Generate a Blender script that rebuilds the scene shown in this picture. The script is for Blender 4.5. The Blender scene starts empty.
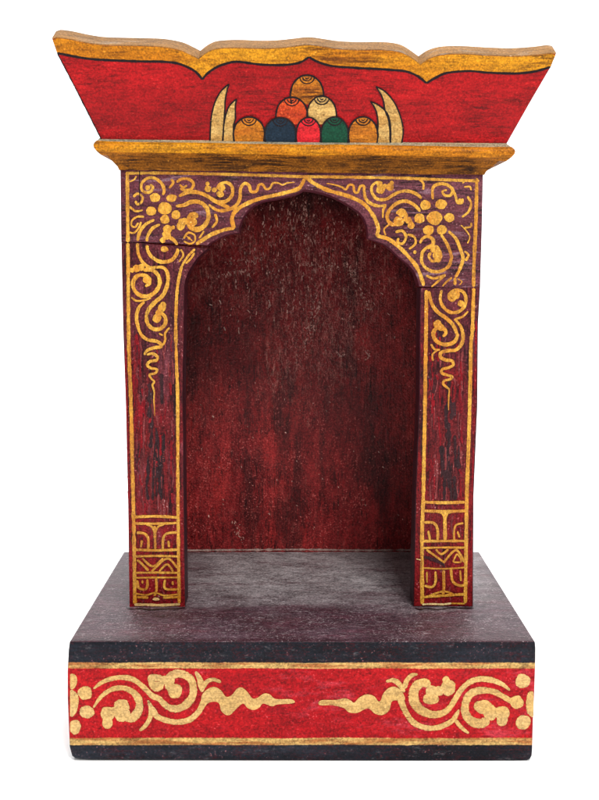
import bpy, bmesh, math, random
from mathutils import Vector, noise
from mathutils.geometry import tessellate_polygon
random.seed(7)
S = bpy.context.scene
COL = S.collection

# ---------------------------------------------------------------- camera model
F, PX, PY = 1300.0, 300.0, 400.0           # focal length and centre in photo pixels
TH = math.atan(137.0 / F)                   # gentle downward pitch
D = 0.544
RIGHT = Vector((1, 0, 0)); FWD = Vector((0, math.cos(TH), -math.sin(TH))); UP = Vector((0, math.sin(TH), math.cos(TH)))
def ray(px, py): return RIGHT * ((px - PX) / F) + UP * ((PY - py) / F) + FWD
_r = ray(300, 761); ZC = -_r.z * D / _r.y
CAM = Vector((0, -D, ZC))
def onY(px, py, y):
    r = ray(px, py); return CAM + r * ((y - CAM.y) / r.y)
def onZ(px, py, z):
    r = ray(px, py); return CAM + r * ((z - CAM.z) / r.z)
def onP(px, py, p0, n):
    r = ray(px, py); return CAM + r * ((p0 - CAM).dot(n) / r.dot(n))
Z_TOP = onY(303, 641, 0).z
Y_ARCH = onZ(303, 606.5, Z_TOP).y
Y_BACK = onZ(303, 551, Z_TOP).y
T_ARCH = 0.018
ROOT_LOC = Vector((onY(303, 650, 0).x, Y_BACK * 0.5, 0))
NY = Vector((0, -1, 0))
A_CR = math.radians(25)
N_CR = Vector((0, -math.cos(A_CR), -math.sin(A_CR)))
P_CR = onY(305, 142, Y_ARCH - 0.0085)
def pj_base(px, py): return onY(px, py, 0.0), NY
def pj_arch(px, py): return onY(px, py, Y_ARCH), NY
def pj_back(px, py): return onY(px, py, Y_BACK), NY
def pj_crown(px, py): return onP(px, py, P_CR, N_CR), N_CR

# ---------------------------------------------------------------- materials
def srgb(r, g, b):
    f = lambda c: (c / 255 / 12.92) if c / 255 <= 0.04045 else ((c / 255 + 0.055) / 1.055) ** 2.4
    return (f(r), f(g), f(b), 1)
GAIN = 0.74
def C(r, g, b):
    c = srgb(r, g, b); return (c[0] * GAIN, c[1] * GAIN, c[2] * GAIN, 1)

class NT:
    def __init__(s, name):
        s.m = bpy.data.materials.new(name); s.m.use_nodes = True
        s.t = s.m.node_tree; s.t.nodes.clear()
        s.out = s.n('ShaderNodeOutputMaterial'); s.b = s.n('ShaderNodeBsdfPrincipled')
        s.l(s.b.outputs[0], s.out.inputs[0])
        s.co = s.n('ShaderNodeTexCoord').outputs['Object']
    def n(s, t): return s.t.nodes.new(t)
    def l(s, a, b): s.t.links.new(a, b)
    def put(s, v, sock):
        if isinstance(v, bpy.types.NodeSocket): s.l(v, sock)
        else: sock.default_value = v
    def noise(s, scale, stretch=(1, 1, 1), detail=4, rough=0.6, off=0.0, dist=0.0):
        mp = s.n('ShaderNodeMapping'); s.l(s.co, mp.inputs[0])
        mp.inputs['Location'].default_value = (off, off * 1.7, off * 0.6)
        mp.inputs['Scale'].default_value = [scale * k for k in stretch]
        nz = s.n('ShaderNodeTexNoise'); s.l(mp.outputs[0], nz.inputs['Vector'])
        nz.inputs['Scale'].default_value = 1; nz.inputs['Detail'].default_value = detail
        nz.inputs['Roughness'].default_value = rough; nz.inputs['Distortion'].default_value = dist
        return nz.outputs[0]
    def step(s, v, a, b):
        m = s.n('ShaderNodeMapRange'); m.interpolation_type = 'SMOOTHSTEP'
        s.put(v, m.inputs[0]); m.inputs[1].default_value = a; m.inputs[2].default_value = b
        return m.outputs[0]
    def math(s, op, a, b=0.0):
        m = s.n('ShaderNodeMath'); m.operation = op; s.put(a, m.inputs[0]); s.put(b, m.inputs[1]); return m.outputs[0]
    def mix(s, f, a, b):
        m = s.n('ShaderNodeMix'); m.data_type = 'RGBA'
        s.put(f, m.inputs[0]); s.put(a, m.inputs[6]); s.put(b, m.inputs[7]); return m.outputs[2]
    def attr(s, name):
        a = s.n('ShaderNodeAttribute'); a.attribute_name = name; return a.outputs['Fac']
    def sep(s):
        x = s.n('ShaderNodeSeparateXYZ'); s.l(s.co, x.inputs[0]); return x.outputs

GX = (0.09, 1, 1); GZ = (1, 1, 0.09)       # grain along x / along z

def painted(name, a, b, grain=GX, dark=(20, 8, 8), dark_amt=0.7, light=None, light_amt=0.0, scuff=None, scuff_amt=0.0,
            rough=0.38, bump=0.35, big=45, base=None, edge=False, spec=0.12, micro=0.7, crack=0.45, off=0.0, gthr=(0.55, 0.72), lthr=(0.66, 0.78), base_fn=None):
    t = NT(name)
    n1 = t.noise(big, tuple(math.sqrt(g) for g in grain), 5, 0.65, off)
    col = t.mix(t.step(n1, 0.36, 0.64), C(*a), C(*b))
    if base_fn: col = base_fn(t, col)
    n2 = t.noise(900, grain, 5, 0.7, off + 3)
    patch = t.noise(70, (1, 1, 1), 3, 0.6, off + 9)
    g = t.math('MULTIPLY', t.step(n2, *gthr), t.math('MULTIPLY', t.step(patch, 0.33, 0.66), dark_amt))
    col = t.mix(g, col, C(*dark))
    n5 = t.noise(2300, tuple(max(g * 0.6, 0.05) if g < 1 else 1 for g in grain), 3, 0.7, off + 71)   # hairline cracks along the grain
    col = t.mix(t.math('MULTIPLY', t.step(n5, 0.56, 0.68), t.math('MULTIPLY', t.step(patch, 0.3, 0.6), 0.6 * dark_amt)), col, C(*dark))
    n3 = t.noise(1150, (1, 1, 1), 1.2, 0.6, off + 5)
    if crack:                                # craquelure of the old paint film
        n6 = t.noise(620, tuple(g ** 0.35 for g in grain), 2.5, 0.6, off + 81, 0.8)
        ve = t.step(t.math('ABSOLUTE', t.math('SUBTRACT', n6, 0.5)), 0.034, 0.008)
        col = t.mix(t.math('MULTIPLY', ve, t.math('MULTIPLY', t.step(patch, 0.36, 0.6), crack)), col, C(*dark))
    if light:
        p2 = t.noise(55, (1, 1, 1), 3, 0.6, off + 13)
        li = t.math('MULTIPLY', t.step(n3, *lthr), t.math('MULTIPLY', t.step(p2, 0.35, 0.68), light_amt))
        col = t.mix(li, col, C(*light))
    if scuff:
        n4 = t.noise(260, tuple(g ** 0.8 for g in grain), 6, 0.72, off + 21, 0.6)
        p3 = t.noise(38, (1, 1, 1), 2, 0.5, off + 17)
        sc = t.math('MULTIPLY', t.step(n4, 0.53, 0.66), t.math('MULTIPLY', t.step(p3, 0.38, 0.62), scuff_amt))
        col = t.mix(sc, col, C(*scuff))
    # hand-brushed unevenness: fine tooth of the paint and mid-size mottling
    mid = t.noise(330, tuple(g ** 0.5 for g in grain), 3, 0.6, off + 61)
    v = t.math('ADD', t.math('MULTIPLY', t.math('SUBTRACT', n3, 0.5), 2.6), t.math('MULTIPLY', t.math('SUBTRACT', mid, 0.5), 1.6))
    v = t.math('MAXIMUM', t.math('ADD', 1.0, t.math('MULTIPLY', v, micro)), 0.25)
    vm = t.n('ShaderNodeVectorMath'); vm.operation = 'SCALE'; t.l(col, vm.inputs[0]); t.l(v, vm.inputs['Scale'])
    col = vm.outputs[0]
    t.l(col, t.b.inputs['Base Color'])
    h = t.math('ADD', t.math('MULTIPLY', n2, 0.7), t.math('MULTIPLY', n3, 0.5))
    h = t.math('ADD', h, t.math('MULTIPLY', patch, 0.8))
    bp = t.n('ShaderNodeBump'); bp.inputs['Strength'].default_value = bump; bp.inputs['Distance'].default_value = 0.0008
    t.l(h, bp.inputs['Height']); t.l(bp.outputs[0], t.b.inputs['Normal'])
    ro = t.math('ADD', rough - 0.10, t.math('MULTIPLY', n1, 0.22)); t.l(ro, t.b.inputs['Roughness'])
    t.b.inputs['Specular IOR Level'].default_value = spec
    if edge:                                 # brushed paint: ragged borders and worn-through spots
        e = t.attr('edge')
        ne = t.noise(1400, (1, 1, 1), 4, 0.7, off + 31)
        nw = t.noise(800, grain, 4, 0.75, off + 37)
        al = t.step(t.math('ADD', e, t.math('MULTIPLY', t.math('SUBTRACT', ne, 0.5), 1.3)), 0.06, 0.34)
        wear = t.step(nw, 0.29, 0.38)
        t.l(t.math('MULTIPLY', al, wear), t.b.inputs['Alpha'])
    return t.m

M = {}
M['crown_red'] = painted('crown red paint', (160, 16, 20), (186, 22, 26), GX, (64, 12, 12), 0.85, (215, 100, 80), 0.3, (112, 22, 18), 0.8, 0.42, 0.5, gthr=(0.50, 0.70), micro=0.6)
M['ochre'] = painted('ochre paint', (222, 150, 24), (198, 118, 14), GX, (96, 48, 8), 0.85, (240, 186, 80), 0.5, (104, 54, 10), 0.85, 0.4, 0.5, off=2, gthr=(0.47, 0.66))
M['ochre_dark'] = painted('shaded worn ochre paint', (136, 80, 18), (184, 110, 20), GX, (40, 20, 10), 1.0, (220, 160, 60), 0.5, (60, 34, 16), 0.9, 0.62, 0.7, off=4, gthr=(0.43, 0.6), big=70)  # worn brown ochre, underside shade of the cove mixed into the colour
M['dusty'] = painted('bare dusty wood', (150, 104, 46), (124, 88, 46), GX, (80, 56, 34), 0.8, (190, 176, 156), 0.6, (156, 142, 124), 0.8, 0.6, 0.4, off=5)
M['fillet'] = painted('chalky joint filler', (178, 158, 124), (150, 146, 128), GX, (90, 62, 40), 0.8, (225, 220, 205), 0.6, (118, 112, 104), 0.7, 0.6, 0.4, off=5)
M['black'] = painted('black line paint', (22, 14, 18), (34, 20, 22), GX, (10, 8, 8), 0.5, (70, 50, 50), 0.3, rough=0.4, bump=0.2, edge=True)
M['cream'] = painted('cream paint', (214, 174, 104), (196, 148, 78), GX, (140, 86, 34), 0.75, (240, 212, 160), 0.5, (160, 106, 50), 0.7, 0.45, 0.4, off=6, big=160)
M['jewel_gold'] = painted('jewel gold', (208, 126, 28), (176, 94, 20), GX, (80, 36, 10), 1.0, (240, 170, 80), 0.5, (110, 54, 16), 0.8, 0.4, 0.4, off=7, big=160, gthr=(0.45, 0.62))
M['jewel_orange'] = painted('jewel orange', (212, 80, 26), (190, 58, 26), GX, (120, 36, 14), 0.9, (240, 140, 80), 0.5, (160, 44, 20), 0.6, rough=0.4, off=8, big=160)
M['jewel_navy'] = painted('jewel navy', (20, 38, 54), (26, 46, 62), GX, (10, 18, 26), 0.7, (80, 70, 60), 0.4, rough=0.4, off=9)
M['jewel_red'] = painted('jewel red', (206, 22, 36), (220, 36, 44), GX, (110, 14, 20), 0.6, (236, 110, 100), 0.3, rough=0.4, off=10)
M['jewel_green'] = painted('jewel green', (10, 62, 42), (16, 76, 52), GX, (6, 26, 20), 0.7, (70, 110, 80), 0.3, rough=0.4, off=11)
M['arch_ground'] = painted('plum arch paint', (92, 40, 48), (114, 60, 70), GX, (28, 10, 14), 1.0, (205, 165, 170), 0.65, (140, 104, 116), 0.9, 0.36, 0.6, off=12, gthr=(0.46, 0.62), micro=0.9)
M['arch_edge'] = painted('plum arch edge paint', (86, 26, 38), (108, 46, 62), GX, (30, 10, 16), 0.7, (160, 120, 130), 0.5, (130, 90, 104), 0.6, 0.36, 0.4, off=13)
Z_FOOT = onY(303, 505, Y_ARCH).z
Z_PLUM = onY(303, 345, Y_ARCH).z
def pillar_fn(t, col):
    zz = t.math('ADD', t.sep()[2], t.math('MULTIPLY', t.math('SUBTRACT', t.noise(40, (1, 1, 0.5), 4, 0.65, 40.0), 0.5), 0.09))
    k = t.noise(60, (1.6, 1.6, 0.18), 4, 0.65, 44.0)
    col = t.mix(t.step(k, 0.50, 0.66), col, C(44, 28, 30))
    k2 = t.noise(90, (1.4, 1.4, 0.2), 4, 0.65, 52.0)
    col = t.mix(t.math('MULTIPLY', t.step(k2, 0.5, 0.65), 0.75), col, C(142, 22, 26))
    col = t.mix(t.math('MULTIPLY', t.step(zz, Z_PLUM - 0.012, Z_PLUM + 0.012), 0.8), col, C(92, 40, 48))
    return t.mix(t.math('MULTIPLY', t.step(zz, Z_FOOT + 0.02, Z_FOOT - 0.02), 0.8), col, C(146, 24, 28))
M['pillar_ground'] = painted('crimson pillar paint', (118, 26, 30), (98, 32, 36), GZ, (30, 12, 16), 1.0, (205, 150, 145), 0.55, (140, 74, 84), 0.75, 0.38, 0.6, off=14, gthr=(0.47, 0.63), base_fn=pillar_fn, micro=0.9)
M['pillar_side'] = painted('pillar side paint', (70, 24, 34), (60, 40, 46), GZ, (30, 14, 18), 0.7, (140, 110, 120), 0.4, rough=0.4, off=15)
M['gold'] = painted('gold brush paint', (234, 174, 62), (204, 132, 32), GZ, (130, 70, 24), 0.8, (252, 222, 150), 0.6, (156, 92, 34), 0.6, rough=0.34, big=150, micro=0.5, bump=0.7, off=16, edge=True, spec=0.3)
M['gold_pale'] = painted('pale gold brush paint', (220, 176, 104), (230, 190, 124), GX, (110, 76, 44), 0.75, (240, 215, 165), 0.5, (170, 120, 64), 0.6, rough=0.40, bump=0.6, off=17, edge=True, gthr=(0.58, 0.74), spec=0.2, crack=0.2, micro=0.5)
M['raw'] = painted('bare chipped wood', (236, 200, 130), (240, 214, 160), GX, (150, 100, 60), 0.4, rough=0.6, off=18, edge=True)
M['dust'] = painted('dust line', (190, 160, 150), (160, 130, 125), GX, (80, 50, 50), 0.8, (230, 215, 205), 0.5, rough=0.7, off=19, edge=True)
def back_fn(t, col):
    s = t.sep()
    # brighter rubbed red drifts, black-brown soaked areas, both running down the boards
    k = t.noise(32, (1.3, 1.3, 0.4), 5, 0.65, 61.0)
    col = t.mix(t.step(k, 0.46, 0.64), col, C(178, 46, 46))
    k2 = t.noise(34, (1.8, 1.8, 0.35), 5, 0.7, 71.0)
    col = t.mix(t.math('MULTIPLY', t.step(k2, 0.50, 0.64), 0.6), col, C(58, 22, 24))
    # rubbed scratches with gloss highlights painted in pale: vertical ridges and criss-cross scuffs
    dx = t.math('MULTIPLY', t.math('SUBTRACT', s[0], SCX), 12.0); dz = t.math('MULTIPLY', t.math('SUBTRACT', s[2], SCZ), 11.0)
    r2 = t.math('ADD', t.math('MULTIPLY', dx, dx), t.math('MULTIPLY', dz, dz))
    m = t.noise(40, (1, 1, 0.6), 3, 0.6, 80.0)
    mm = t.step(t.math('ADD', r2, t.math('MULTIPLY', t.math('SUBTRACT', m, 0.5), 2.6)), 0.75, 0.0)
    mm = t.math('ADD', 0.07, t.math('MULTIPLY', mm, 0.6))
    f = t.math('MULTIPLY', t.step(t.noise(560, (1, 1, 0.2), 3, 0.65, 77.0), 0.56, 0.66), mm)
    col = t.mix(f, col, C(226, 150, 134))
    rn = t.math('ABSOLUTE', t.math('SUBTRACT', t.noise(300, (1, 1, 0.45), 4, 0.7, 83.0, 1.2), 0.5))
    f2 = t.math('MULTIPLY', t.step(rn, 0.03, 0.006), mm)
    col = t.mix(t.math('MULTIPLY', f2, 0.75), col, C(232, 150, 138))
    hz = t.step(t.math('ADD', s[2], t.math('MULTIPLY', t.math('SUBTRACT', m, 0.5), 0.02)), SCZ + 0.014, SCZ + 0.036)          # arch shade painted into the top of the niche
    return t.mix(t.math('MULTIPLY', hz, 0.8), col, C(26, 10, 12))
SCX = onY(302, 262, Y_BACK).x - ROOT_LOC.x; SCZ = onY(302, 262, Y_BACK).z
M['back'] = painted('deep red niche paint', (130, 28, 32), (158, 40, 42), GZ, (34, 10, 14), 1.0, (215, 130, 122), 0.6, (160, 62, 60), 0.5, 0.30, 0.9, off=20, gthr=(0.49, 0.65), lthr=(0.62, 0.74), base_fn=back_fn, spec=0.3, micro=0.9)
M['scratch_glint'] = painted('scraped paint and glints', (226, 164, 148), (240, 196, 180), GZ, (150, 84, 76), 0.4, rough=0.35, off=28, edge=True, spec=0.3)  # scrapes plus gloss sparkle painted as pale colour
def top_fn(t, col):
    s = t.sep()
    k = t.noise(34, (0.7, 1.2, 1), 5, 0.7, 91.0)
    yy = t.math('ADD', s[1], t.math('MULTIPLY', t.math('SUBTRACT', k, 0.5), 0.12))
    inner = t.math('MULTIPLY', t.step(yy, -0.055, 0.03), t.step(t.math('ADD', t.math('ABSOLUTE', t.math('SUBTRACT', s[0], 0.012)), t.math('MULTIPLY', k, 0.06)), 0.125, 0.085))
    col = t.mix(t.math('MULTIPLY', inner, 0.92), col, C(204, 196, 198))
    k2 = t.noise(70, (0.4, 1.4, 1), 5, 0.75, 95.0)
    col = t.mix(t.math('MULTIPLY', t.step(k2, 0.5, 0.64), 0.6), col, C(100, 52, 66))
    k3 = t.noise(520, (0.35, 1, 1), 5, 0.75, 97.0)
    col = t.mix(t.math('MULTIPLY', t.step(k3, 0.54, 0.66), 0.55), col, C(172, 162, 164))
    edge = t.step(t.math('ADD', s[1], t.math('MULTIPLY', t.math('SUBTRACT', k2, 0.5), 0.012)), YF + 0.007, YF + 0.001)
    return t.mix(t.math('MULTIPLY', edge, 0.75), col, C(60, 24, 36))
YF = -ROOT_LOC.y
M['base_top'] = painted('dusty plum base top', (80, 50, 58), (96, 72, 82), (0.3, 1, 1), (40, 24, 34), 0.9, (200, 192, 192), 0.5, None, 0, 0.42, 1.0, off=22, gthr=(0.46, 0.64), lthr=(0.6, 0.74), base_fn=top_fn, spec=0.2, micro=0.9)
zr = lambda row: onY(303, row, 0).z
def bands_fn(t, col):
    s = t.sep()
    w = t.noise(60, (0.5, 0.5, 1), 3, 0.6, 101.0); w2 = t.noise(700, (1, 1, 1), 3, 0.6, 103.0)
    z = t.math('ADD', s[2], t.math('MULTIPLY', t.math('SUBTRACT', w, 0.5), 0.0014))
    z = t.math('ADD', z, t.math('MULTIPLY', t.math('SUBTRACT', w2, 0.5), 0.0007))
    sc = t.math('MULTIPLY', t.step(t.noise(220, (0.3, 1, 1), 5, 0.7, 111.0), 0.5, 0.68), t.step(t.noise(40, (1, 1, 1), 2, 0.5, 113.0), 0.4, 0.62))
    col = t.mix(t.math('MULTIPLY', sc, 0.6), col, C(206, 70, 84))
    nv = t.mix(t.step(t.noise(50, GX, 4, 0.6, 105.0), 0.4, 0.65), C(18, 22, 30), C(40, 44, 54))
    gd = t.mix(t.step(t.noise(400, GX, 4, 0.7, 107.0), 0.42, 0.6), C(216, 176, 106), C(176, 112, 60))
    nv = t.mix(t.math('MULTIPLY', t.step(t.noise(420, (0.4, 1, 1), 5, 0.75, 115.0), 0.56, 0.7), 0.6), nv, C(92, 90, 94))
    e = 0.00012
    def above(row): return t.step(z, zr(row) - e, zr(row) + e)
    col = t.mix(above(668.5), col, gd); col = t.mix(above(662.5), col, nv)
    lo = t.math('SUBTRACT', 1.0, above(738.0)); col = t.mix(lo, col, gd)
    lo2 = t.math('SUBTRACT', 1.0, above(745.0)); return t.mix(lo2, col, nv)
M['base_front'] = painted('banded base paint', (172, 14, 24), (190, 20, 26), GX, (84, 12, 18), 0.75, (215, 140, 140), 0.35, None, 0, 0.4, 0.4, off=24, base_fn=bands_fn, gthr=(0.56, 0.74))
M['plain_wood'] = painted('plain dark wood', (70, 40, 30), (90, 52, 38), GZ, (30, 16, 12), 0.8, rough=0.55, off=26)

# ---------------------------------------------------------------- mesh helpers
def resample(pts, step, closed=False):
    n = len(pts); out = []
    P = [tuple(map(float, p)) for p in pts]
    rng = n if closed else n - 1
    for i in range(rng):
        if closed: p0, p1, p2, p3 = P[(i - 1) % n], P[i], P[(i + 1) % n], P[(i + 2) % n]
        else: p0, p1, p2, p3 = P[max(i - 1, 0)], P[i], P[i + 1], P[min(i + 2, n - 1)]
        L = math.hypot(p2[0] - p1[0], p2[1] - p1[1]); k = max(1, int(L / step))
        for j in range(k):
            u = j / k; u2 = u * u; u3 = u2 * u
            out.append(tuple(0.5 * (2 * b + (c - a) * u + (2 * a - 5 * b + 4 * c - d) * u2 + (3 * b - a - 3 * c + d) * u3) for a, b, c, d in zip(p0, p1, p2, p3)))
    if not closed: out.append(P[-1])
    return out

class MB:
    def __init__(s):
        s.bm = bmesh.new(); s.e = s.bm.verts.layers.float.new('edge'); s.mats = []; s.k = 0; s.lift = 0.00006
    def mi(s, m):
        if m not in s.mats: s.mats.append(m)
        return s.mats.index(m)
    def nh(s):
        s.k += 1; return s.lift + 0.000009 * (s.k % 28)
    def v(s, p, e=1.0):
        x = s.bm.verts.new(p - ROOT_LOC); x[s.e] = e; return x
    def face(s, vs, m, smooth=False):
        try: f = s.bm.faces.new(vs)
        except ValueError: return None
        f.material_index = s.mi(m); f.smooth = smooth; return f
    def ribbon(s, pj, pts, w, mat, wob=0.1, round_ends=True):
        h = s.nh(); sd = random.random() * 50
        P = [(p[0], p[1], p[2] if len(p) > 2 else w) for p in pts]
        R = resample(P, 0.6); n = len(R)
        acc = [0.0]
        for i in range(1, n): acc.append(acc[-1] + math.hypot(R[i][0] - R[i-1][0], R[i][1] - R[i-1][1]))
        rows = []
        for i, (x, y, ww) in enumerate(R):
            a = R[max(i - 1, 0)]; b = R[min(i + 1, n - 1)]
            dx, dy = b[0] - a[0], b[1] - a[1]; L = math.hypot(dx, dy) or 1
            nx, ny = -dy / L, dx / L
            hw = max(ww, 0.5) * 0.5 * (1 + wob * 2 * noise.noise((x * 0.16 + sd, y * 0.16, 0)))
            if round_ends:
                de = min(acc[i], acc[-1] - acc[i])
                if de < hw: hw *= max(0.25, math.sqrt(max(0, 1 - (1 - de / hw) ** 2)))
            row = []
            for sgn, e in ((-1, 0), (-0.5, 1), (0.5, 1), (1, 0)):
                p, nn = pj(x + nx * hw * sgn, y + ny * hw * sgn); row.append(s.v(p + nn * (h + 6e-6 * math.sin(i * 1.9)), e))
            rows.append(row)
        for a, b in zip(rows, rows[1:]):
            for j in range(3): s.face((a[j], a[j+1], b[j+1], b[j]), mat)
    def blob(s, pj, x, y, rx, ry, mat, clip=None):
        h = s.nh(); sd = random.random() * 50; n = 30; R = [[], []]
        for q, sc, e in ((0, 0.78, 1), (1, 1.0, 0)):
            for i in range(n):
                a = 2 * math.pi * i / n; k = sc * (1 + 0.16 * noise.noise((math.cos(a) * 1.3 + sd, math.sin(a) * 1.3, 0)))
                X, Y = x + rx * k * math.cos(a), y + ry * k * math.sin(a)
                if clip: X = min(max(X, clip[0]), clip[1])
                p, nn = pj(X, Y); R[q].append(s.v(p + nn * h, e))
        s.face(R[0], mat)
        for i in range(n): s.face((R[0][i], R[1][i], R[1][(i+1) % n], R[0][(i+1) % n]), mat)
    def poly(s, pj, pts, mat, smooth_step=None, h=None):
        h = s.nh() if h is None else h
        P = resample(pts, smooth_step, True) if smooth_step else pts
        Q = [pj(p[0], p[1]) for p in P]; vs = [s.v(p + n * h) for p, n in Q]
        for t in tessellate_polygon([[Vector((p[0], p[1], 0)) for p in P]]): s.face([vs[i] for i in t], mat)
    def board(s, pj, pts, thick, front, side, bevel=0.0008, jitter=0.0, side_fn=None, keep=None, back=None, fdir=None, foot=None):
        """outline (photo pixels on its own plane) given real thickness, edges broken"""
        vs = []; bk = []
        for i, (x, y) in enumerate(pts):
            if jitter:
                x += jitter * noise.noise((x * 0.09, y * 0.09, 1.3)); y += jitter * noise.noise((x * 0.09, y * 0.09, 7.7))
            p, n = pj(x, y)
            if foot is not None and p.z < foot: p.z = foot
            vs.append(s.v(p)); bk.append(s.v(p + (fdir or -n) * thick))
        f = s.face(vs, front); g = s.face(bk[::-1], back or side)
        n = len(vs); ed = []
        for i in range(n):
            j = (i + 1) % n
            m = side_fn(pts[i], pts[j]) if side_fn else side
            q = s.face((vs[i], bk[i], bk[j], vs[j]), m)
        s.bm.normal_update()
        if bevel:
            ed = []
            for i in range(n):
                j = (i + 1) % n
                if keep and keep(pts[i], pts[j]): continue
                e = s.bm.edges.get((vs[i], vs[j]))
                if e: ed.append(e)
            r = bmesh.ops.bevel(s.bm, geom=ed, offset=bevel, segments=3, profile=0.5, affect='EDGES', clamp_overlap=True, material=-1)
        s.bm.normal_update()
    def box(s, lo, hi, mat, bevel=0.0008):
        r = bmesh.ops.create_cube(s.bm, size=1)
        for v in r['verts']:
            v[s.e] = 1
            v.co = Vector(((lo[i] + hi[i]) / 2 + v.co[i] * (hi[i] - lo[i]) for i in range(3))) - ROOT_LOC
        fs = {f for v in r['verts'] for f in v.link_faces}
        for f in fs: f.material_index = s.mi(mat)
        if bevel:
            bmesh.ops.bevel(s.bm, geom=list({e for f in fs for e in f.edges}), offset=bevel, segments=2, profile=0.5, affect='EDGES', material=-1)
    def build(s, name, parent, label=None):
        me = bpy.data.meshes.new(name)
        s.bm.to_mesh(me); s.bm.free()
        for m in s.mats: me.materials.append(M[m])
        o = bpy.data.objects.new(name, me); COL.objects.link(o); o.parent = parent
        me.polygons.foreach_set('use_smooth', [True] * len(me.polygons))
        me.set_sharp_from_angle(angle=math.radians(38))
        if label: o['label'] = label
        return o

root = bpy.data.objects.new('miniature_shrine', None); root.empty_display_size = 0.05
COL.objects.link(root); root.location = ROOT_LOC
root['label'] = 'small painted wooden shrine with arched red niche and gold scrollwork on white backdrop'
root['category'] = 'shrine'

def K(ox, oy, k, pts, w=None):
    """points read off an enlarged crop -> photo pixels"""
    return [(ox + p[0] / k, oy + p[1] / k) + ((p[2] / k,) if len(p) > 2 else ()) for p in pts]

# ---------------------------------------------------------------- base
base = MB()
bo = [(70.5, 641.2), (69.3, 650), (68.2, 672), (68.4, 700), (69.6, 728), (70.3, 747), (71.6, 752), (72.8, 756.5), (76, 758.6), (92, 759.8), (180, 760.3), (300, 761),
      (420, 761.4), (515, 761.2), (528, 760.6), (531.6, 759), (533.1, 756), (533.6, 750), (534.4, 720), (535.8, 690), (536.8, 660), (536.9, 648), (536.2, 641.2)]
bt = bo[::-1]
def bside(p, q): return 'base_top' if p[1] < 642 and q[1] < 642 else 'base_front'
fv = []; bv = []
for (x, y) in bo:
    p = onY(x, y, 0); fv.append(base.v(p)); bv.append(base.v(p + Vector((0, Y_BACK, 0))))
ff = base.face(fv, 'base_front'); bb = base.face(bv[::-1], 'base_front')
nb = len(bo)
for i in range(nb):
    j = (i + 1) % nb; base.face((fv[i], bv[i], bv[j], fv[j]), bside(bo[i], bo[j]))
base.bm.normal_update()
base.bm.edges.ensure_lookup_table()
be = [e for e in ff.edges]
for e in base.bm.edges:
    if {e.verts[0], e.verts[1]} in ({fv[0], bv[0]}, {fv[-1], bv[-1]}): be.append(e)
bmesh.ops.bevel(base.bm, geom=be, offset=0.0008, segments=3, profile=0.5, affect='EDGES', material=-1)
# rear corners worn round
re_ = [e for e in base.bm.edges if all(abs(v.co.y + ROOT_LOC.y - Y_BACK) < 1e-5 for v in e.verts)]
bmesh.ops.bevel(base.bm, geom=re_, offset=0.0022, segments=3, profile=0.5, affect='EDGES', material=-1)
base.bm.normal_update()
bmesh.ops.recalc_face_normals(base.bm, faces=base.bm.faces[:])

def sb(ox, oy, k, pts, w=20, m='gold_pale'): base.ribbon(pj_base, K(ox, oy, k, pts), w / k, m, 0.07)
def bb_(ox, oy, k, x, y, rx, ry=None, m='gold_pale'): base.blob(pj_base, ox + x / k, oy + y / k, rx / k, (ry or rx) / k, m, (71.0, 534.6))
k = 5.99
L1 = (60, 650, k); L2 = (150, 655, k); L3 = (220, 655, k); R1 = (310, 655, k); R2 = (380, 655, k); R3 = (450, 650, k)
for x, y, rx, ry in ((78, 185, 32, 48), (66, 318, 52, 84), (155, 258, 44, 42), (168, 370, 46, 40), (95, 460, 37, 45)): bb_(*L1, x, y, rx, ry)
sb(*L1, [(206,232,12),(260,192,26),(330,168,32),(400,165,34),(460,185,34),(520,235,34),(565,285,36),(595,325,36),(640,375,38),(690,342+10+30,42),(750,340+10,52)][:8]) if False else None
o12 = (150 - 60) * k; dy12 = (655 - 650) * k
up = [(206,232,12),(260,192,26),(330,168,32),(400,165,34),(460,185,34),(520,235,34),(560,275,36)]
up += [(x + o12, y + dy12, w) for x, y, w in [(60,262,36),(105,305,40),(155,322,44),(210,305,50),(255,258,50),(266,200,48),(250,145,48),(205,116,50),(160,112,54),(125,140,60),(128,190,64),(165,222,60)]]
sb(*L1, up)
for x, y, rx, ry in ((155,215,46,46), (45,165,50,56), (95,150,30,30), (20,140,30,28)): bb_(*L2, x, y, rx, ry)
sb(*L1, [(206,345,12),(250,282,26),(310,238,32),(380,226,34),(440,250,40),(478,300,48),(478,358,54),(440,405,60),(395,398,60)])
for x, y, rx, ry in ((376,335,46,44), (380,385,48,46), (292,380,46,44), (290,432,32,42), (330,370,30,30)): bb_(*L1, x, y, rx, ry)
sb(*L1, [(532,300,14),(552,350,32),(545,405,32),(515,455,28),(482,482,18)])
lo = [(535,315,20),(570,370,36)] + [(x + o12, y + dy12, w) for x, y, w in [(50,368,36),(120,395,36),(190,400,36),(250,382,38),(298,338,38),(325,285,40),(345,245,50)]]
sb(*L1, lo)
base.poly(pj_base, K(*L3, [(-105,250),(-74,207),(-29,190),(11,210),(41,248),(75,240),(110,200),(140,195),(170,220),(200,258),(230,255),(270,230),(305,236),(340,262),(430,264),(454,280),(430,290),(350,295),(318,306),(265,290),(240,315),(205,328),(170,315),(145,290),(110,315),(70,355),(40,357),(12,330),(1,290),(-29,278),(-69,290),(-99,325)]), 'gold_pale', 0.7)
sb(*L2, [(278,98,14),(300,135,34),(315,185,44),(318,222,18)]); sb(*L2, [(322,195,34),(345,160,30),(385,146,26),(432,162,18)])
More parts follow.
